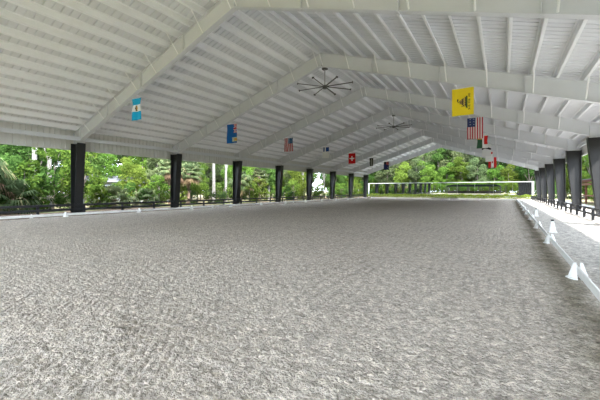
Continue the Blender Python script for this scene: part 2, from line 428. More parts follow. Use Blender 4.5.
# ------------------------------------------------------------------ columns (tapered I sections)
def column_parts(s):
    zt = 4.70
    xo = s * 15.00; xb = s * 14.52; xt = s * 14.08; fw = 0.26
    P = MB()
    t = 0.022
    web = MB().prism([(xb, .03), (xo, .03), (xo, zt), (xt, zt)], 'y', -.010, .010)
    inn = MB().prism([(xb, .03), (xb - s*t, .03), (xt - s*t, zt), (xt, zt)], 'y', -fw, fw)
    out = MB().prism([(xo, .03), (xo - s*t, .03), (xo - s*t, zt), (xo, zt)], 'y', -fw, fw)
    base = MB().box(min(xo+s*.06, xb-s*.1), max(xo+s*.06, xb-s*.1), -.2, .2, -.04, .03)
    return [('web', web.mesh('web')), ('inner_flange', inn.mesh('inner_flange')), ('outer_flange', out.mesh('outer_flange')), ('base_plate', base.mesh('base_plate'))]
for side, s in (('left', -1), ('right', 1)):
    parts = column_parts(s)
    for _, me in parts: me.materials.append(M_COL)
    for i, y in enumerate(FY):
        if side == 'left':
            lab = ('black tapered steel column on the left at the near end' if i == 0 else
                   f'black tapered steel column, {ORD[i]} from the near end in the left row in the picture')
        else:
            lab = ('dark grey tapered steel column on the right at the near end' if i == 0 else 'dark grey tapered steel column on the right, beside the camera' if i == 1 else
                   f'dark grey tapered steel column, {ORD[i-1]} from the near end in the right row in the picture')
        t = thing('steel_column', lab, 'column', (XC, y, 0), 0, f'steel columns along the {side} side')
        for n, me in parts: link(n, me, None, t)

# ------------------------------------------------------------------ ceiling fans
def make_fan(y, label, rz):
    t = thing('ceiling_fan', label, 'fan', (XC + .05, y + .42, 0), 0, 'ceiling fans on the ridge')
    MB().box(-.07, .07, -.44, .10, RB-.03, RB+.05).build('mount_bracket', M_FANL, t)
    zh = 8.24
    MB().box(-.16, .16, -.13, .13, RB-.10, RB-.02).build('mount_plate', M_FAN, t)
    MB().tube([(0,0,zh+.08),(0,0,RB-.09)], 0.03, 10).build('downrod', M_FANL, t)
    MB().tube([(0,0,zh+.10),(0,0,zh+.06),(0,0,zh-.02),(0,0,zh-.14)], [.07,.15,.17,.11], 20).build('motor_hub', M_FAN, t)
    for k in range(8):
        a = rz + k * PI / 4
        mb = MB(); R0, R1 = .14, 1.85; w0, w1 = .055, .05
        prof = lambda r, w: [(r, -w, .018), (r, -w*.2, .035), (r, w, -.005), (r, w*.2, -.022)]
        vs = prof(R0, w0) + prof(R1, w1); fs = [(0,1,2,3),(7,6,5,4)] + [(j,(j+1)%4,4+(j+1)%4,4+j) for j in range(4)]
        mb.add(vs, fs)
        M = Matrix.Rotation(a, 4, 'Z'); mb.v = [tuple(M @ Vector(v) + Vector((0,0,zh))) for v in mb.v]
        b = mb.build('blade', M_FAN, t)
        tip = MB().box(R1-.01, R1+.015, -.07, .07, -.05, .06); tip.v = [tuple(M @ Vector(v) + Vector((0,0,zh))) for v in tip.v]
        tip.build('winglet', M_FAN, b)
make_fan(FY[2], 'large eight bladed dark grey ceiling fan hanging from the ridge, the nearer one', 0.10)
make_fan(FY[4], 'large eight bladed dark grey ceiling fan hanging from the ridge, the farther one', 0.05)

# ------------------------------------------------------------------ flags
FC = {}
def fcol(c):
    if c not in FC:
        m, nt, b = new_mat('flag_cloth_' + str(len(FC)))
        b.inputs['Base Color'].default_value = (*c, 1); b.inputs['Roughness'].default_value = 0.9
        FC[c] = m
    return FC[c]
RED, WHT, BLU, DKB = (0.55, 0.015, 0.02), (0.80, 0.80, 0.80), (0.0, 0.10, 0.36), (0.012, 0.02, 0.09)
SKY, YEL, BLK, GRN, ORG = (0.0, 0.36, 0.66), (0.80, 0.62, 0.015), (0.012, 0.012, 0.014), (0.03, 0.10, 0.05), (0.62, 0.32, 0.05)
OGR, PNK = (0.055, 0.06, 0.04), (0.62, 0.2, 0.22)
def flag(label, x, y, w, h, paint, nu=24, nv=36, rz=0.0, amp=0.05, pinch=None, drop=0.26):
    d = abs(x - XC); z = RB - SL * d - 0.045
    t = thing('hanging_flag', label, 'flag', (x, y, 0), rz, 'flags hanging from the rafters')
    vs, fs, mi = [], [], []; mats = []
    for j in range(nv + 1):
        v = j / nv
        for i in range(nu + 1):
            u = i / nu
            pw = pinch(v) if pinch else 1.0
            vs.append(((u - .5) * w * pw, amp * (.35 + .65*v) * math.sin(u * 9 + v * 2.3 + x) + amp*.5*math.sin(v*7+u*3), z - drop - v * h))
    for j in range(nv):
        for i in range(nu):
            fs.append((j*(nu+1)+i, j*(nu+1)+i+1, (j+1)*(nu+1)+i+1, (j+1)*(nu+1)+i))
            c = paint((i + .5) / nu, (j + .5) / nv)
            if c not in mats: mats.append(c)
            mi.append(mats.index(c))
    me = bpy.data.meshes.new('cloth'); me.from_pydata(vs, [], fs)
    for c in mats: me.materials.append(fcol(c))
    me.polygons.foreach_set('material_index', mi)
    for p in me.polygons: p.use_smooth = True
    o = link('cloth', me, None, t)
    md = o.modifiers.new('thickness', 'SOLIDIFY'); md.thickness = 0.006
    MB().tube([(-w*.5*(pinch(0) if pinch else 1), 0, z - drop + .008), (w*.5*(pinch(0) if pinch else 1), 0, z - drop + .008)], 0.012, 6).build('hanging_rod', M_BRACE, t)
    for sx in (-.4, .4):
        xx = sx*w*(pinch(0) if pinch else 1)
        MB().tube([(xx, 0, z - drop + .008), (xx, 0, RB - SL*abs(x + xx - XC) - .015)], 0.006, 5).build('hanging_tie', M_BRACE, t)

def p_sky(u, v):
    if 0.30 < v < 0.62:
        r = math.hypot((u-.5)/.9, (v-.46)*1.2)
        if r < .13: return ORG if u > .5 else OGR
        if abs(v-.46) < .13 and abs(u-.5) < .10: return OGR
        return WHT
    return SKY
def p_ensign(u, v):
    if u > .68 and v < .48:
        a, c = (u - .68)/.32, v/.48
        if abs(a-.5) < .16 or abs(c-.5) < .09: return RED
        if abs(a-.5) < .26 or abs(c-.5) < .15: return WHT
        if abs(a-c) < .13 or abs(a+c-1) < .13: return PNK
        return BLU
    if u > .5 and .70 < v < .92:
        if u > .72 and .75 < v < .88: return ORG
        return (0.5, 0.55, 0.4)
    return BLU
def p_us(canton_right):
    def f(u, v):
        s = u if not canton_right else 1 - u
        if s < 7/13 and v < .42:
            k = (int(s*13*1.0) + int(v*24)) % 3
            return (0.45, 0.47, 0.52) if (k == 0 and int(v*24) % 3 == 1) else (0.02, 0.035, 0.12) if not canton_right else (0.01, 0.08, 0.2)
        return (0.42, 0.02, 0.04) if int(s*13) % 2 == 0 else (0.62, 0.60, 0.60)
    return f
def p_scot(u, v):
    if v > .42: return WHT
    if abs(u - .42) < .10 or u < .12 or v < .04: return WHT
    return (0.01, 0.06, 0.26)
def p_swiss(u, v):
    a, c = u - .5, (v - .5) * 1.45
    return WHT if (abs(a) < .10 and abs(c) < .32) or (abs(c) < .10 and abs(a) < .32) else (0.66, 0.004, 0.008)
def p_olive(u, v):
    if v < .10: return BLK
    return (0.30, 0.30, 0.27) if .36 < u < .62 else OGR
def p_navy(u, v):
    if v < .42 and u > .42:
        a, c = (u-.42)/.58, v/.42
        return (0.4, 0.09, 0.08) if abs(a-.5) < .2 or abs(c-.5) < .2 else (0.35, 0.2, 0.2) if abs(a-c) < .18 else (0.06, 0.05, 0.1)
    if v < .3: return BLK
    if abs(u-.75) < .09 and abs(v-.7) < .05: return (0.2, 0.22, 0.3)
    return DKB
# yellow flag hung on its side: coiled snake on a grass mound and a line of lettering down the right
GL = {'D':["110","101","101","101","110"],'O':["111","101","101","101","111"],'N':["101","111","111","111","101"],'T':["111","010","010","010","010"],
      'R':["110","101","110","101","101"],'E':["111","100","110","100","111"],'A':["010","101","111","101","101"],'M':["101","111","111","101","101"],' ':["000"]*5}
TXT = 'DONT TREAD ON ME'
def p_snake(u, v):
    # lettering, turned a quarter so its foot faces right
    if .74 <= u < .84:
        n = len(TXT) * 4; q = (v - .22) / .60 * n
        if 0 <= q < n:
            g = GL[TXT[int(q // 4)]]; cx = int(q % 4); ry = 4 - int((u - .74) / .10 * 5)
            if cx < 3 and g[4-ry if False else min(4, max(0, 4 - int((u-.74)/.10*5)))][cx] == '1': return (0.05, 0.05, 0.02)
        return YEL
    if .64 < u < .72 and .30 < v < .74 + .02*math.sin(u*90): return (0.07, 0.12, 0.02) if int(v*90) % 3 else BLK
    for k, (hu, hl) in enumerate(((.605, .17), (.535, .14), (.465, .105), (.40, .07))):       # coils
        if abs(u - hu) < .033 and abs(v - .51) < hl:
            return BLK if abs(abs(u - hu) - .028) < .006 or int((v*60 + k*2)) % 4 == 0 else (0.42, 0.26, 0.08)
    if abs(v - (.47 + .05*math.sin(u*26))) < .016 and .26 < u < .38: return (0.10, 0.08, 0.03)   # neck
    if abs(u - .27) < .022 and .38 < v < .48: return BLK                                        # head
    if abs(v - (.66 + (.6-u)*.1)) < .015 and .44 < u < .6: return (0.25, 0.16, 0.05)               # rattle
    return YEL
def p_mex(u, v): return (ORG if v < .35 else GRN) if u < .52 else (WHT if u < .66 or v < .10 or v > .72 else (0.66, 0.012, 0.010))
def p_chev(u, v):
    return BLK if abs(v - .36 + .14*(1 - abs(u*2-.7))) < .13 - .06*u and v > .08 else (0.70, 0.70, 0.70)
def p_redtop(u, v): return (0.62, 0.012, 0.012) if v < .34 - .22*abs(u-.5) and v > .04 else WHT
def p_bars(u, v):
    if u < .34 or u > .66: return (0.62, 0.02, 0.02)
    return (0.55, 0.06, 0.05) if abs(u-.5) < .10 and abs(v-.45) < .10 else WHT

FL, FR = XC - 7.80, XC + 8.08
flag('sky blue, white and sky blue banded flag with an emblem, nearest in the left line', FL + .25, FY[1], 0.85, 1.22, p_sky, amp=.04, rz=.08, pinch=lambda v: 1 - .12*math.sin(v*3))
flag('royal blue ensign with a red and white corner and a crest, left line', FL, FY[2], 0.98, 1.46, p_ensign, rz=.1, amp=.04)
flag('striped red and white flag with a blue canton at its right, left line', FL, FY[3], 0.95, 1.32, p_us(True), rz=.08, amp=.06)
flag('mostly white flag with small dark blue fields near its top, left line', FL, FY[4], 0.85, 1.3, p_scot, rz=.08)
flag('bright red square flag with a white cross', FL, FY[5], 1.0, 1.42, p_swiss, rz=.08, amp=.02)
flag('narrow dark olive flag with a pale middle stripe, left line', FL, FY[6], 0.62, 1.3, p_olive, rz=.08, pinch=lambda v: 1 - .25*v)
flag('navy blue flag with a dull red corner, farthest in the left line', FL, FY[7], 0.9, 1.45, p_navy, rz=.08, amp=.03)
flag('yellow flag with a coiled snake and a line of black lettering', FR, FY[2], 0.98, 1.36, p_snake, 50, 100, amp=.02, drop=.13)
flag('striped red and white flag with a blue starred canton, right line behind the yellow flag', FR + .04, FY[3], 0.98, 1.50, p_us(False), 26, 40, amp=.02, drop=.12)
flag('green, white and red flag partly hidden by the striped flag in the right line', FR + .12, FY[4], 1.02, 1.25, p_mex, drop=.15, amp=.03, pinch=lambda v: .75 + .3*abs(v-.5))
flag('pale flag with a slanting black band, right line', FR + .15, FY[5], 0.9, 1.3, p_chev, drop=.15, amp=.02)
flag('white flag with a red top, right line', FR + .15, FY[6], 0.8, 1.3, p_redtop, drop=.15, amp=.03)
flag('red, white and red upright banded flag, farthest in the right line', FR + .35, FY[7], 1.05, 1.6, p_bars, drop=.15, amp=.03)

# ------------------------------------------------------------------ arena boards, stands and letter markers
LX, EY = -21.2, 57.0
TILT = .0118
def RX(y): return 1.02 + TILT * y
STEP = 4.4
def half_cone(s):
    mb = MB(); n = 9
    rings = [(0.0, .155, .15), (.02, .155, .15), (.03, .11, .12), (.26, .045, .05), (.28, .03, .035)]
    vs = []; fs = []
    for z, ry, rx in rings:
        for k in range(n):
            a = -PI/2 + PI * k / (n - 1)
            vs.append((s * (.022 + rx * max(0, math.cos(a))), ry * math.sin(a), z))
    for r in range(len(rings) - 1):
        for k in range(n - 1): fs.append((r*n+k, r*n+k+1, (r+1)*n+k+1, (r+1)*n+k))
        fs.append((r*n+n-1, r*n, (r+1)*n, (r+1)*n+n-1))
    fs.append(tuple(range(n))[::-1]); fs.append(tuple((len(rings)-1)*n + k for k in range(n)))
    return mb.add(vs, fs).mesh('cone_half')
HC = [half_cone(1), half_cone(-1)]
for q in HC: q.materials.append(M_RAIL)
stand = None
def place_stand(x, y, rz, label, group):
    global stand, stand_kids
    if stand is None:
        stand = thing('board_stand', label, 'stand', (x, y, 0), rz, group)
        stand_kids = [link('cone_half', q, None, stand) for q in HC]
        return stand
    o = dup(stand, stand_kids, (x, y, 0), rz, label); o['group'] = group; return o
board = None
def board_meshes(L):
    mb = MB(); mb.prism([(-.018, .085), (.018, .085), (.018, .20), (.010, .212), (-.010, .212), (-.018, .20)], 'y', .012, L - .012)
    lip = MB(); lip.prism([(.018, .085), (.030, .085), (.030, .10), (.018, .10)], 'y', .02, L - .02)
    return mb.mesh('plank'), lip.mesh('bottom_lip')
bmeshes = board_meshes(STEP)
for q in bmeshes: q.materials.append(M_RAIL)
def place_board(x, y, rz, label, group, first=[None], hz=1.0):
    if first[0] is None:
        t = thing('arena_board', label, 'board', (x, y, 0), rz, group)
        first[0] = (t, [link('plank', bmeshes[0], None, t), link('bottom_lip', bmeshes[1], None, t)]); return
    o = dup(first[0][0], first[0][1], (x, y, 0), rz, label, (1, 1, hz)); o['group'] = group
def nth(k): return ORD[k]
n_r = 13
for k in range(n_r):
    y = 2.9 + STEP * (k - 0) - STEP * 0 if False else 2.9 + STEP * k
    if y > EY - .5: break
    place_stand(RX(y), y, -TILT, f'white cone stand gripping the right arena boards, {nth(k+1)} from the near end', 'stands of the right boards')
for k in range(n_r):
    y = 2.9 + STEP * (k - 1)
    place_board(RX(y), y, -TILT, f'white low arena board along the right aisle, {nth(k+1)} from the near end', 'boards along the right aisle')
for k in range(13):
    y = 3.8 + STEP * (k - 1)
    place_board(LX, y, PI if False else 0, f'white low arena board along the left side, {nth(k+1)} from the near end', 'boards along the left side', hz=1.0)
    if k: place_stand(LX, y, 0, f'white cone stand gripping the left arena boards, {nth(k)} from the near end', 'stands of the left boards')
for k in range(5):
    x = RX(EY) - 0.3 - STEP * k
    place_board(x, EY, PI/2, f'white low arena board across the far end, {nth(k+1)} from the right', 'boards across the far end')
    place_stand(x - STEP, EY, PI/2, f'white cone stand on the far boards, {nth(k+1)} from the right', 'stands of the far boards')

mk = None
def marker(x, y, rz, label, sc=1.0):
    global mk, mk_kids
    if mk is None:
        mk = thing('letter_marker', label, 'marker', (x, y, 0), rz, 'cone markers outside the boards')
        b1 = MB().box(-.125, .125, -.125, .125, -.01, .03).build('foot', M_RAIL, mk, .005)
        mb = MB(); vs = []
        for z, r in ((.03, .10), (.38, .045), (.40, .04)): vs += [(-r,-r,z),(r,-r,z),(r,r,z),(-r,r,z)]
        fs = [(0,3,2,1),(8,9,10,11)] + [(q*4+k, q*4+(k+1)%4, q*4+4+(k+1)%4, q*4+4+k) for q in range(2) for k in range(4)]
        b2 = mb.add(vs, fs).build('cone_body', M_RAIL, mk, .005)
        b3 = MB().box(-.042, .042, -.042, .042, .40, .46).build('dark_top', M_BLACK, mk, .004)
        mk_kids = [b1, b2, b3]; return
    dup(mk, mk_kids, (x, y, 0), rz, label, (sc, sc, sc))
marker(RX(14.9) + .34, 14.9, .1, 'white dark topped cone marker in the right aisle, the nearer of two', 1.0)
marker(RX(23.4) + .36, 23.4, .1, 'white dark topped cone marker in the right aisle, the farther of two')
for k, y in enumerate((6.8, 19.7, 32.6, 45.5)):
    marker(LX - .55, y, .1, f'white dark topped cone marker outside the left boards, {nth(k+1)} from the near end', .55)

# ------------------------------------------------------------------ fences
def fence(name, label, x, y0, y1, step, zr, hp, mat_, parent_group=None, rail_h=.14):
    t = thing(name, label, 'fence', (x, y0, 0))
    n = int((y1 - y0) / step) + 1
    pm = MB().box(-.06, .06, -.06, .06, -.05, hp).mesh('post'); pm.materials.append(mat_)
    for k in range(n):
        o = link('post', pm, None, t); o.location = (0, k * step, 0)
    for z in zr:
        MB().box(.06, .10, -.06, (n-1)*step + .06, z - rail_h/2, z + rail_h/2).build('rail', mat_, t)
fence('black_fence', 'low black two rail fence running behind the left columns', -24.05, -2.45, 63.5, 2.57, (.56, .27), .64, M_BLACK)
fence('black_fence', 'low black two rail fence running along the right columns', 3.9, 3.0, 64.5, 2.1, (.56, .28), .64, M_BLACK, rail_h=.12)

# ------------------------------------------------------------------ mirrors across the far end
MY = BAY * 8.78
mx0, mx1, mz0, mz1 = -25.0, 4.4, .28, 2.92
mr = thing('arena_mirror', 'long white framed mirror wall across the far end of the arena', 'mirror', ((mx0+mx1)/2, MY, 0))
cxm = (mx0+mx1)/2
def rel(mb): mb.v = [(v[0]-cxm, v[1]-MY, v[2]) for v in mb.v]; return mb
rel(MB().box(mx0-.1, mx1+.1, MY-.06, MY+.06, mz1, mz1+.14)).build('top_rail', M_STEELP, mr)
rel(MB().box(mx0-.1, mx1+.1, MY-.05, MY+.06, mz0-.10, mz0)).build('bottom_rail', M_STEELP, mr)
for x, w in ((mx0-.02, .12), (mx1-.06, .16)):
    rel(MB().box(x-w, x+w, MY-.07, MY+.07, -.08, mz1)).build('end_post', M_STEELP, mr)
NP = 10
wp = (mx1 - mx0) / NP
for k in range(NP):
    a = mx0 + wp*k
    rel(MB().box(a+.012, a+wp-.012, MY-.02, MY+.02, mz0, mz1)).build('mirror_panel', M_MIRROR, mr)
    if k: rel(MB().box(a-.035, a+.035, MY+.021, MY+.10, -.08, mz1)).build('back_post', M_STEELP, mr)

# dark timber lying before the far hedge
t = thing('timber_sleeper', 'long dark low timber lying before the far hedge', 'timber', (-8.3, 58.6, 0))
MB().box(-2.1, 2.1, -.12, .12, -.01, .26).build('beam', M_DARK, t, .02)
MB().box(-2.1, 2.1, .12, .15, .20, .26).build('edge_strip', M_DARK, t)

# ------------------------------------------------------------------ vegetation
def leaf_mesh(name, C, size, up=0.0, droop=0.0, aspect=2.0, rng=RNG, jitter=.45):
    """one rhombus leaf at every centre"""
    n = len(C)
    d = rng.normal(size=(n, 3)); d[:, 2] += up; d /= np.linalg.norm(d, axis=1, keepdims=True)
    r = rng.normal(size=(n, 3)); r[:, 2] *= .5
    s = np.cross(d, r); s /= np.linalg.norm(s, axis=1, keepdims=True)
    L = (size * (1 + jitter * rng.uniform(-1, 1, n)))[:, None]; W = L / aspect
    nr = np.cross(d, s)
    V = np.stack([C - d*L/2, C + s*W/2 + nr*L*.08, C + d*L/2, C - s*W/2 + nr*L*.08], 1).reshape(-1, 3)
    return np_mesh(name, V, np.arange(4*n).reshape(n, 4))

def blob_points(blobs, per, rng=RNG):
    out = []
    for (c, r) in blobs:
        c = np.array(c); r = np.array(r) if np.ndim(r) else np.array([r]*3)
        k = int(per * np.prod(r) ** (2/3))
        p = rng.normal(size=(k, 3)); p /= np.linalg.norm(p, axis=1, keepdims=True)
        rad = rng.uniform(.35, 1.0, (k, 1)) ** .45
        q = c + p * r * rad
        out.append(q)
    return np.concatenate(out)

def make_crown(H, crown_r, z0, nb, per, size, seed):
    rng = np.random.default_rng(seed); bl = []
    for k in range(nb):
        f = rng.uniform(0, 1); z = z0 + (H - z0) * f
        env = crown_r * math.sqrt(max(.08, 1 - ((f - .42) / .66) ** 2))
        a = rng.uniform(0, 2*PI); d = env * math.sqrt(rng.uniform(.05, 1)) * .85
        r = crown_r * rng.uniform(.22, .42)
        bl.append(((d*math.cos(a), d*math.sin(a), z), (r, r, r*.72)))
    return leaf_mesh('foliage', blob_points(bl, per, rng), size, .1, rng=rng), bl

def make_trunk(H, r, bl, seed, n_br=7, lean=.3):
    rng = np.random.default_rng(seed); mb = MB()
    lx, ly = rng.uniform(-lean, lean, 2)
    pts = [(0,0,-.15), (lx*.3, ly*.3, H*.25), (lx*.8, ly*.6, H*.5), (lx, ly, H*.8)]
    mb.tube(pts, [r*1.25, r, r*.75, r*.3], 9)
    for k in range(min(n_br, len(bl))):
        c, rr = bl[k]; z = max(H*.22, c[2] * rng.uniform(.45, .7)); f = z / H
        b0 = Vector((lx*f, ly*f, z)); b1 = Vector(c)
        mid = b0.lerp(b1, .5) + Vector((0, 0, -.15))
        mb.tube([b0, mid, b1], [r*.42, r*.28, r*.1], 6)
    return mb.mesh('trunk')

KIND = {}
def tree_kind(key, name, cat, H, cr, z0, nb, per, size, leaf, bark, tr, seed, lean=.3):
    fm, bl = make_crown(H, cr, z0, nb, per, size, seed); fm.materials.append(leaf)
    tm = make_trunk(H, tr, bl, seed + 5, lean=lean); tm.materials.append(bark)
    KIND[key] = (name, cat, [('foliage', fm), ('trunk', tm)])
tree_kind('shrubA', 'leafy_shrub', 'shrub', 3.2, 1.5, .35, 16, 560, .19, LEAF_B, M_BARK, .05, 21)
tree_kind('shrubB', 'leafy_shrub', 'shrub', 2.6, 1.5, .25, 15, 560, .18, LEAF_A, M_BARK, .05, 22)
tree_kind('shrubC', 'leafy_shrub', 'shrub', 2.2, 1.4, .2, 14, 560, .17, LEAF_C, M_BARK, .05, 23)
tree_kind('treeA', 'broadleaf_tree', 'tree', 8.5, 3.0, 1.8, 30, 430, .26, LEAF_A, M_BARK, .16, 24, .8)
tree_kind('treeB', 'broadleaf_tree', 'tree', 7.0, 2.6, 1.6, 26, 430, .24, LEAF_B, M_BARK, .13, 25, .8)
tree_kind('treeC', 'broadleaf_tree', 'tree', 12.5, 3.9, 2.2, 40, 360, .32, LEAF_C, M_BARK, .22, 26, .8)
tree_kind('treeD', 'broadleaf_tree', 'tree', 14.5, 3.8, 3.0, 44, 360, .34, LEAF_G, M_PALEBARK, .2, 27, .8)
tree_kind('treeE', 'broadleaf_tree', 'tree', 10.5, 2.7, .9, 42, 520, .22, LEAF_G, M_BARK, .14, 34, .6)
tree_kind('treeF', 'broadleaf_tree', 'tree', 9.5, 2.8, .9, 42, 520, .22, LEAF_B, M_BARK, .14, 35, .6)
tree_kind('slim', 'slender_tree', 'tree', 13.0, 1.9, 8.0, 16, 420, .28, LEAF_G, M_PALEBARK, .17, 28, .35)

def palm_meshes(H, nf, R, seed, droop, strap):
    rng = np.random.default_rng(seed); g, dry = [], []
    gf, df = [], []
    for k in range(nf):
        az = 2*PI*k*.381966 ; t = k / nf
        el = 1.25 - 2.1 * t + rng.uniform(-.15, .15)
        P = R * rng.uniform(.65, .95)
        d = Vector((math.cos(az)*math.cos(el), math.sin(az)*math.cos(el), math.sin(el)))
        base = Vector((0, 0, H)); tipb = base + d * P + Vector((0, 0, -.12*P))
        dst, fst = (dry, df) if t > .80 else (g, gf)
        side = d.cross(Vector((0,0,1))).normalized(); upv = side.cross(d).normalized()
        def quad(a, b_, c, e): o = len(dst); dst.extend([tuple(a), tuple(b_), tuple(c), tuple(e)]); fst.append((o, o+1, o+2, o+3))
        quad(base - side*.02, base + side*.02, tipb + side*.012, tipb - side*.012)
        nl = 20
        for j in range(nl):
            a = (j/(nl-1) - .5) * 2 * 2.0
            ld = (d*math.cos(a) + side*math.sin(a) + upv*.15).normalized()
            L = R * .85 * (1 - .25*abs(a)/2) * rng.uniform(.85, 1.1); w = .045*R*strap
            m1 = tipb + ld*L*.5; e1 = tipb + ld*L*.86 + Vector((0,0,-droop*L)); q = ld.cross(upv).normalized()*w
            o = len(dst); dst.extend([tuple(tipb), tuple(m1 - q), tuple(e1), tuple(m1 + q)]); fst.append((o, o+1, o+2, o+3))
    mk_ = lambda n, v, f: np_mesh(n, np.array(v, dtype=float), np.array(f))
    fm = mk_('fronds', g, gf); fm.materials.append(LEAF_P); dm = mk_('dry_fronds', dry, df); dm.materials.append(LEAF_D)
    mb = MB(); n = 9
    mb.tube([(0.05*math.sin(i), 0, -.1 + (H+.1)*i/n) for i in range(n+1)], [.19 + .03*math.sin(i*2.4) for i in range(n+1)], 10)
    tm = mb.mesh('trunk'); tm.materials.append(M_PALMBARK)
    return [('fronds', fm), ('dry_fronds', dm), ('trunk', tm)]
KIND['palm'] = ('fan_palm', 'palm', palm_meshes(3.6, 40, 1.15, 31, .42, 1.0))
KIND['palm2'] = ('fan_palm', 'palm', palm_meshes(2.5, 38, 1.2, 32, .62, 1.0))
KIND['palmetto'] = ('palmetto', 'palm', palm_meshes(.8, 34, 1.15, 33, .5, .9))

def zone(x, y):
    if y < -3: return 'behind the viewpoint'
    if x > 5: return 'beyond the right columns'
    if y > 67.7: return 'behind the far mirrors'
    sx = lambda X, Y: 503 + 318.6 * X / (.8434 * (-X * .5373 + Y * .8434))      # picture column of a ground point
    px = sx(x, y); cols = [sx(XC - 14.7, f) for f in FY[1:]]
    row = 'near the left fence' if x > -34 else 'deep in the left woods'
    if px < 0 or -x * .5373 + y * .8434 < 1: return row + ', left of the picture'
    i = sum(1 for c in cols if c < px)
    return row + (', left of the first left column' if i == 0 else f', just right of the {ORD[i]} left column')
DESC = {'shrubA': 'bright yellow green shrub', 'shrubB': 'mid green shrub', 'shrubC': 'dark low shrub', 'treeA': 'mid green bushy tree',
        'treeB': 'yellow green tree', 'treeC': 'tall dark green tree', 'treeD': 'tall grey green tree', 'treeE': 'pale low branched tree',
        'treeF': 'fresh green low branched tree', 'slim': 'slender bare pale tree', 'palm': 'dry skirted fan palm', 'palm2': 'drooping fan palm', 'palmetto': 'low palmetto clump'}
plants = []
def plant(key, x, y, s=1.0, rz=None, sz=None):
    plants.append((key, x, y, s, random.uniform(0, 6.28) if rz is None else rz, sz or s))
U = random.uniform
# left belt, front shrubs
y = -6.0
while y < 78:
    plant(random.choice(['shrubA', 'shrubB', 'shrubB', 'shrubC', 'shrubA']), -28.9 + U(-.7, .7), y, U(.55, .95)); y += U(1.3, 2.1)
y = -6.0
while y < 92:
    if not 53 < y < 62.5: plant(random.choice(['shrubA', 'treeB', 'shrubB', 'treeA', 'palmetto']), -32.2 + U(-1, 1), y, U(.62, .95))
    y += U(2.4, 3.6)
y = -8.0
while y < 100:
    if not 62 < y < 72: plant(random.choice(['treeA', 'treeB', 'treeA', 'treeE']), -37.2 + U(-1.6, 1.6), y, U(.7, .9))
    y += U(3.4, 4.8)
y = -10.0
while y < 110:
    if not 78 < y < 90: plant(random.choice(['treeC', 'treeD', 'treeC']), -46 + U(-2.5, 2.5), y, U(.62, .8))
    y += U(4.2, 6.0)
y = -8.0
while y < 100:
    if not 69 < y < 80: plant(random.choice(['shrubA', 'shrubB', 'treeB']), -41.5 + U(-.8, .8), y, U(.9, 1.3))
    y += U(2.3, 3.2)
y = -12.0
while y < 130:
    if not 91 < y < 106: plant(random.choice(['treeC', 'treeA', 'treeD']), -54 + U(-2, 2), y, U(.7, .9))
    y += U(4.0, 5.5)
# palms of the left belt
for (k, x, y, s) in (('shrubA', -29.0, 10.4, 1.45), ('shrubA', -29.8, 12.4, 1.5), ('shrubB', -30.2, 9.0, 1.5), ('palm2', -28.0, 5.6, 1.2), ('palm2', -28.6, 4.6, 1.3), ('palm2', -29.2, 6.6, 1.05), ('palmetto', -28.2, 7.6, 1.2), ('palm', -30.0, 2.6, 1.2), ('palm', -29.6, 21.0, 1.05), ('palm', -29.0, 22.8, .95), ('palm', -30.6, 24.2, 1.1),
                     ('palm2', -29.4, 31.5, 1.1), ('palmetto', -28.3, 14.6, 1.0), ('palmetto', -28.4, 17.5, .9), ('palm', -30.5, 36.5, 1.0)):
    plant(k, x, y, s)
for (x, y, s) in ((-31.0, 9.9, 1), (-32.0, 11.2, .9), (-29.4, 26.8, 1.0), (-29.8, 29.2, .9), (-31, 39.5, 1.0), (-33, 58.8, .8), (-34, 63.5, .75), (-30.6, 49, .9), (-31.5, 52.5, .95)):
    plant('slim', x, y, s)
# far belt
x = -30.0
while x < 14:
    plant(random.choice(['shrubB', 'shrubA', 'shrubC']), x, 70.6 + U(-.6, .8), U(.8, 1.2)); x += U(2.2, 3.0)
x = -36.0
while x < 20:
    plant(random.choice(['treeE', 'treeA', 'treeB', 'treeF']), x, 76.5 + U(-1.8, 1.8), U(.75, 1.15)); x += U(2.6, 3.8)
x = -40.0
while x < 24:
    plant(random.choice(['treeE', 'treeD', 'treeA', 'treeC']) if x < 2 else random.choice(['treeF', 'treeF', 'treeA']), x, 83 + U(-2, 2), U(1.05, 1.4)); x += U(3.2, 4.4)
x = -46.0
while x < 30:
    plant(random.choice(['treeD', 'treeC', 'treeA', 'treeE']), x, 92 + U(-2, 2), U(1.1, 1.25)); x += U(3.8, 5)
x = -50.0
while x < 34:
    plant(random.choice(['treeD', 'treeC']), x, 101 + U(-2, 2), U(1.25, 1.4)); x += U(4.5, 6)
# right belt
y = 19.0
while y < 60:
    plant('shrubA', 10.7 + U(-.2, .2), y, U(.42, .55)); y += U(1.3, 1.8)
for (x, y, s) in ((11.8, -3.5, .95), (13.6, .6, 1.0), (12.4, 5.0, .8)): plant('treeC', x, y, s)
y = 16.0
while y < 80:
    plant(random.choice(['shrubA', 'shrubA', 'shrubB']), 13.5 + U(-1, 1), y, U(.8, 1.2)); y += U(2.2, 3.2)
y = 14.0
while y < 90:
    plant(random.choice(['treeB', 'treeA', 'treeB']), 18.5 + U(-1.5, 1.5), y, U(.9, 1.2)); y += U(3.5, 4.8)
y = 20.0
while y < 100:
    plant(random.choice(['treeC', 'treeD']), 27 + U(-2, 2), y, U(.7, .85)); y += U(5, 7)
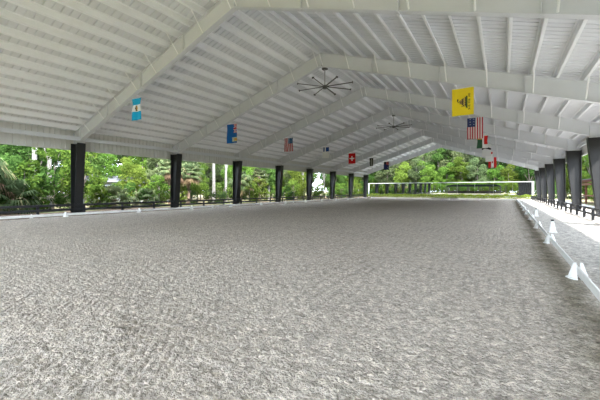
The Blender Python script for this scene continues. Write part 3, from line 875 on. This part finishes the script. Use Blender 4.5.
# behind the viewpoint, met only in the mirrors
x = -46.0
while x < 26:
    plant(random.choice(['shrubA']), x, -37.5 + U(-1, 1), U(1.1, 1.5)); x += U(2.0, 2.8)
x = -46.0
while x < 26:
    plant(random.choice(['shrubA']), x, -40.8 + U(-.8, .8), U(1.5, 1.9)); x += U(1.5, 2.1)
x = -60.0
while x < 36:
    plant(random.choice(['treeE', 'treeD', 'treeE']), x, -64 + U(-3, 2), U(1.2, 1.6)); x += U(3.2, 4.6)
x = -50.0
while x < 30:
    plant(random.choice(['treeE', 'treeA', 'treeF']), x, -54 + U(-3, 2), U(1.0, 1.3)); x += U(3.2, 4.6)
x = -40.0
while x < 24:
    plant(random.choice(['treeE', 'treeF', 'treeE']), x, -44 + U(-4, 2), U(.9, 1.2)); x += U(4.5, 6.5)

count = {}
for p in plants: count[(p[0], zone(p[1], p[2]))] = count.get((p[0], zone(p[1], p[2])), 0) + 1
for (k, x, y, s, rz, sz) in plants:
    name, cat, parts = KIND[k]; z = zone(x, y)
    t = thing(name, f'{DESC[k]} {z}', cat, (x, y, -.06), rz, f'{DESC[k]}s {z}' if count[(k, z)] > 1 else None)
    t.scale = (s, s, sz)
    for n, me in parts: link(n, me, None, t)

# lime green hedge strip at the foot of the mirrors
rng = np.random.default_rng(5); n = 9000
xx = rng.uniform(-25.0, 4.4, n); hh = .60 + .16*np.sin(xx*3.1) * np.sin(xx*1.3+1) + .05
C = np.stack([xx, 65.9 + rng.normal(0, .28, n), .02 + hh * rng.uniform(0, 1, n) ** .6], 1)
me = leaf_mesh('hedge', C, .15, .3, rng=rng); me.materials.append(LEAF_H)
o = link('hedge', me); tag(o, 'low lime green hedge along the foot of the far mirrors', 'hedge', kind='stuff')

# ------------------------------------------------------------------ pavilion behind the viewpoint (shows in the mirrors)
pv = thing('pavilion', 'dark roofed open pavilion reflected in the far mirrors', 'pavilion', (-11.2, -24, 0))
MB().prism([(-10.4,3.0),(10.4,3.0),(9.8,3.6),(7.6,4.0),(-7.6,4.0),(-9.8,3.6)], 'y', -3, 3).build('roof', M_ROOFD, pv)
for x in (-10.4, -6.2, -2.0, 2.2, 6.4, 10.4):
    for y in (-2.7, 2.7): MB().box(x-.12, x+.12, y-.12, y+.12, -.1, 3.3).build('post', M_DARK, pv)
MB().box(-10.4, 10.4, -2.75, -2.6, -.1, 1.2).build('low_wall', M_DARK, pv)

# ------------------------------------------------------------------ red-brown timber shelter beyond the right columns
sh = thing('timber_shelter', 'long red brown timber shelter seen between the right columns', 'shelter', (9.2, 20, 0))
for y in range(0, 37, 6):
    for x in (-.9, 2.6): MB().box(x-.09, x+.09, y-.09, y+.09, -.1, 2.5 if x < 0 else 2.9).build('post', M_REDWOOD, sh)
MB().box(-1.02, -.82, -.6, 36.6, 2.46, 2.76).build('front_beam', M_REDWOOD, sh)
MB().box(-.98, -.86, -.6, 36.6, 2.10, 2.34).build('lower_beam', M_REDWOOD, sh)
MB().box(2.5, 2.7, -.6, 36.6, 2.86, 3.1).build('back_beam', M_REDWOOD, sh)
MB().prism([(-1.4,2.70),(3.1,3.12),(3.1,3.20),(-1.4,2.78)], 'y', -.8, 36.8).build('roof', M_HROOF, sh)
MB().box(-.94, -.88, -.1, 36.1, .82, .98).build('rail', M_REDWOOD, sh)

# ------------------------------------------------------------------ pale house beyond the left belt
hs = thing('house', 'pale house half hidden by the trees past the first left column', 'house', (-40.5, 22.0, 0), 0)
MB().box(-3, 3, -5, 5, -.1, 2.5).build('wall', M_HOUSE, hs)
MB().prism([(-3.5,2.45),(3.5,2.45),(0,3.4)], 'y', -5.5, 5.5).build('roof', M_HROOF, hs)
for y in (-3.4, 0.4, 3.2):
    w = MB().box(3.0, 3.06, y-.5, y+.5, 1.0, 2.1).build('window', M_STEELP, hs)
    MB().box(3.06, 3.08, y-.42, y+.42, 1.08, 2.02).build('pane', M_GLASSD, w)
MB().box(3.0, 3.07, -1.9, -1.0, 0, 2.05).build('door', M_TERRA, hs)

# ------------------------------------------------------------------ light
w = bpy.data.worlds.new('sky'); SC.world = w; w.use_nodes = True
nt = w.node_tree; bg = nt.nodes['Background']
bg.inputs['Color'].default_value = (0.78, 0.88, 1.0, 1); bg.inputs['Strength'].default_value = 3.6
sd = bpy.data.lights.new('sun', 'SUN'); sd.energy = 6.5; sd.angle = math.radians(2.5); sd.color = (1.0, 0.96, 0.90)
so = bpy.data.objects.new('sun', sd); COL.objects.link(so)
az, el = math.radians(-35), math.radians(50)         # azimuth measured from +X towards +Y
dirv = Vector((math.cos(el)*math.cos(az), math.cos(el)*math.sin(az), math.sin(el)))
so.rotation_euler = dirv.to_track_quat('Z', 'Y').to_euler(); so.location = (20, 10, 40)

# ------------------------------------------------------------------ camera
cd = bpy.data.cameras.new('camera'); cam = bpy.data.objects.new('camera', cd); COL.objects.link(cam)
cd.sensor_width = 36; cd.lens = 318.6 / 600 * 36; cd.shift_y = -10 / 600; cd.clip_start = .05; cd.clip_end = 800
cam.location = (0, 0, 1.55); cam.rotation_euler = (PI/2, 0, math.radians(32.5))
SC.camera = cam

SC.view_settings.view_transform = 'Standard'; SC.view_settings.look = 'None'
SC.view_settings.gamma = 1.0; SC.view_settings.use_curve_mapping = False
SC.view_settings.exposure = 1.72
if hasattr(SC, 'cycles'):
    SC.cycles.max_bounces = 10; SC.cycles.diffuse_bounces = 5; SC.cycles.use_denoising = True
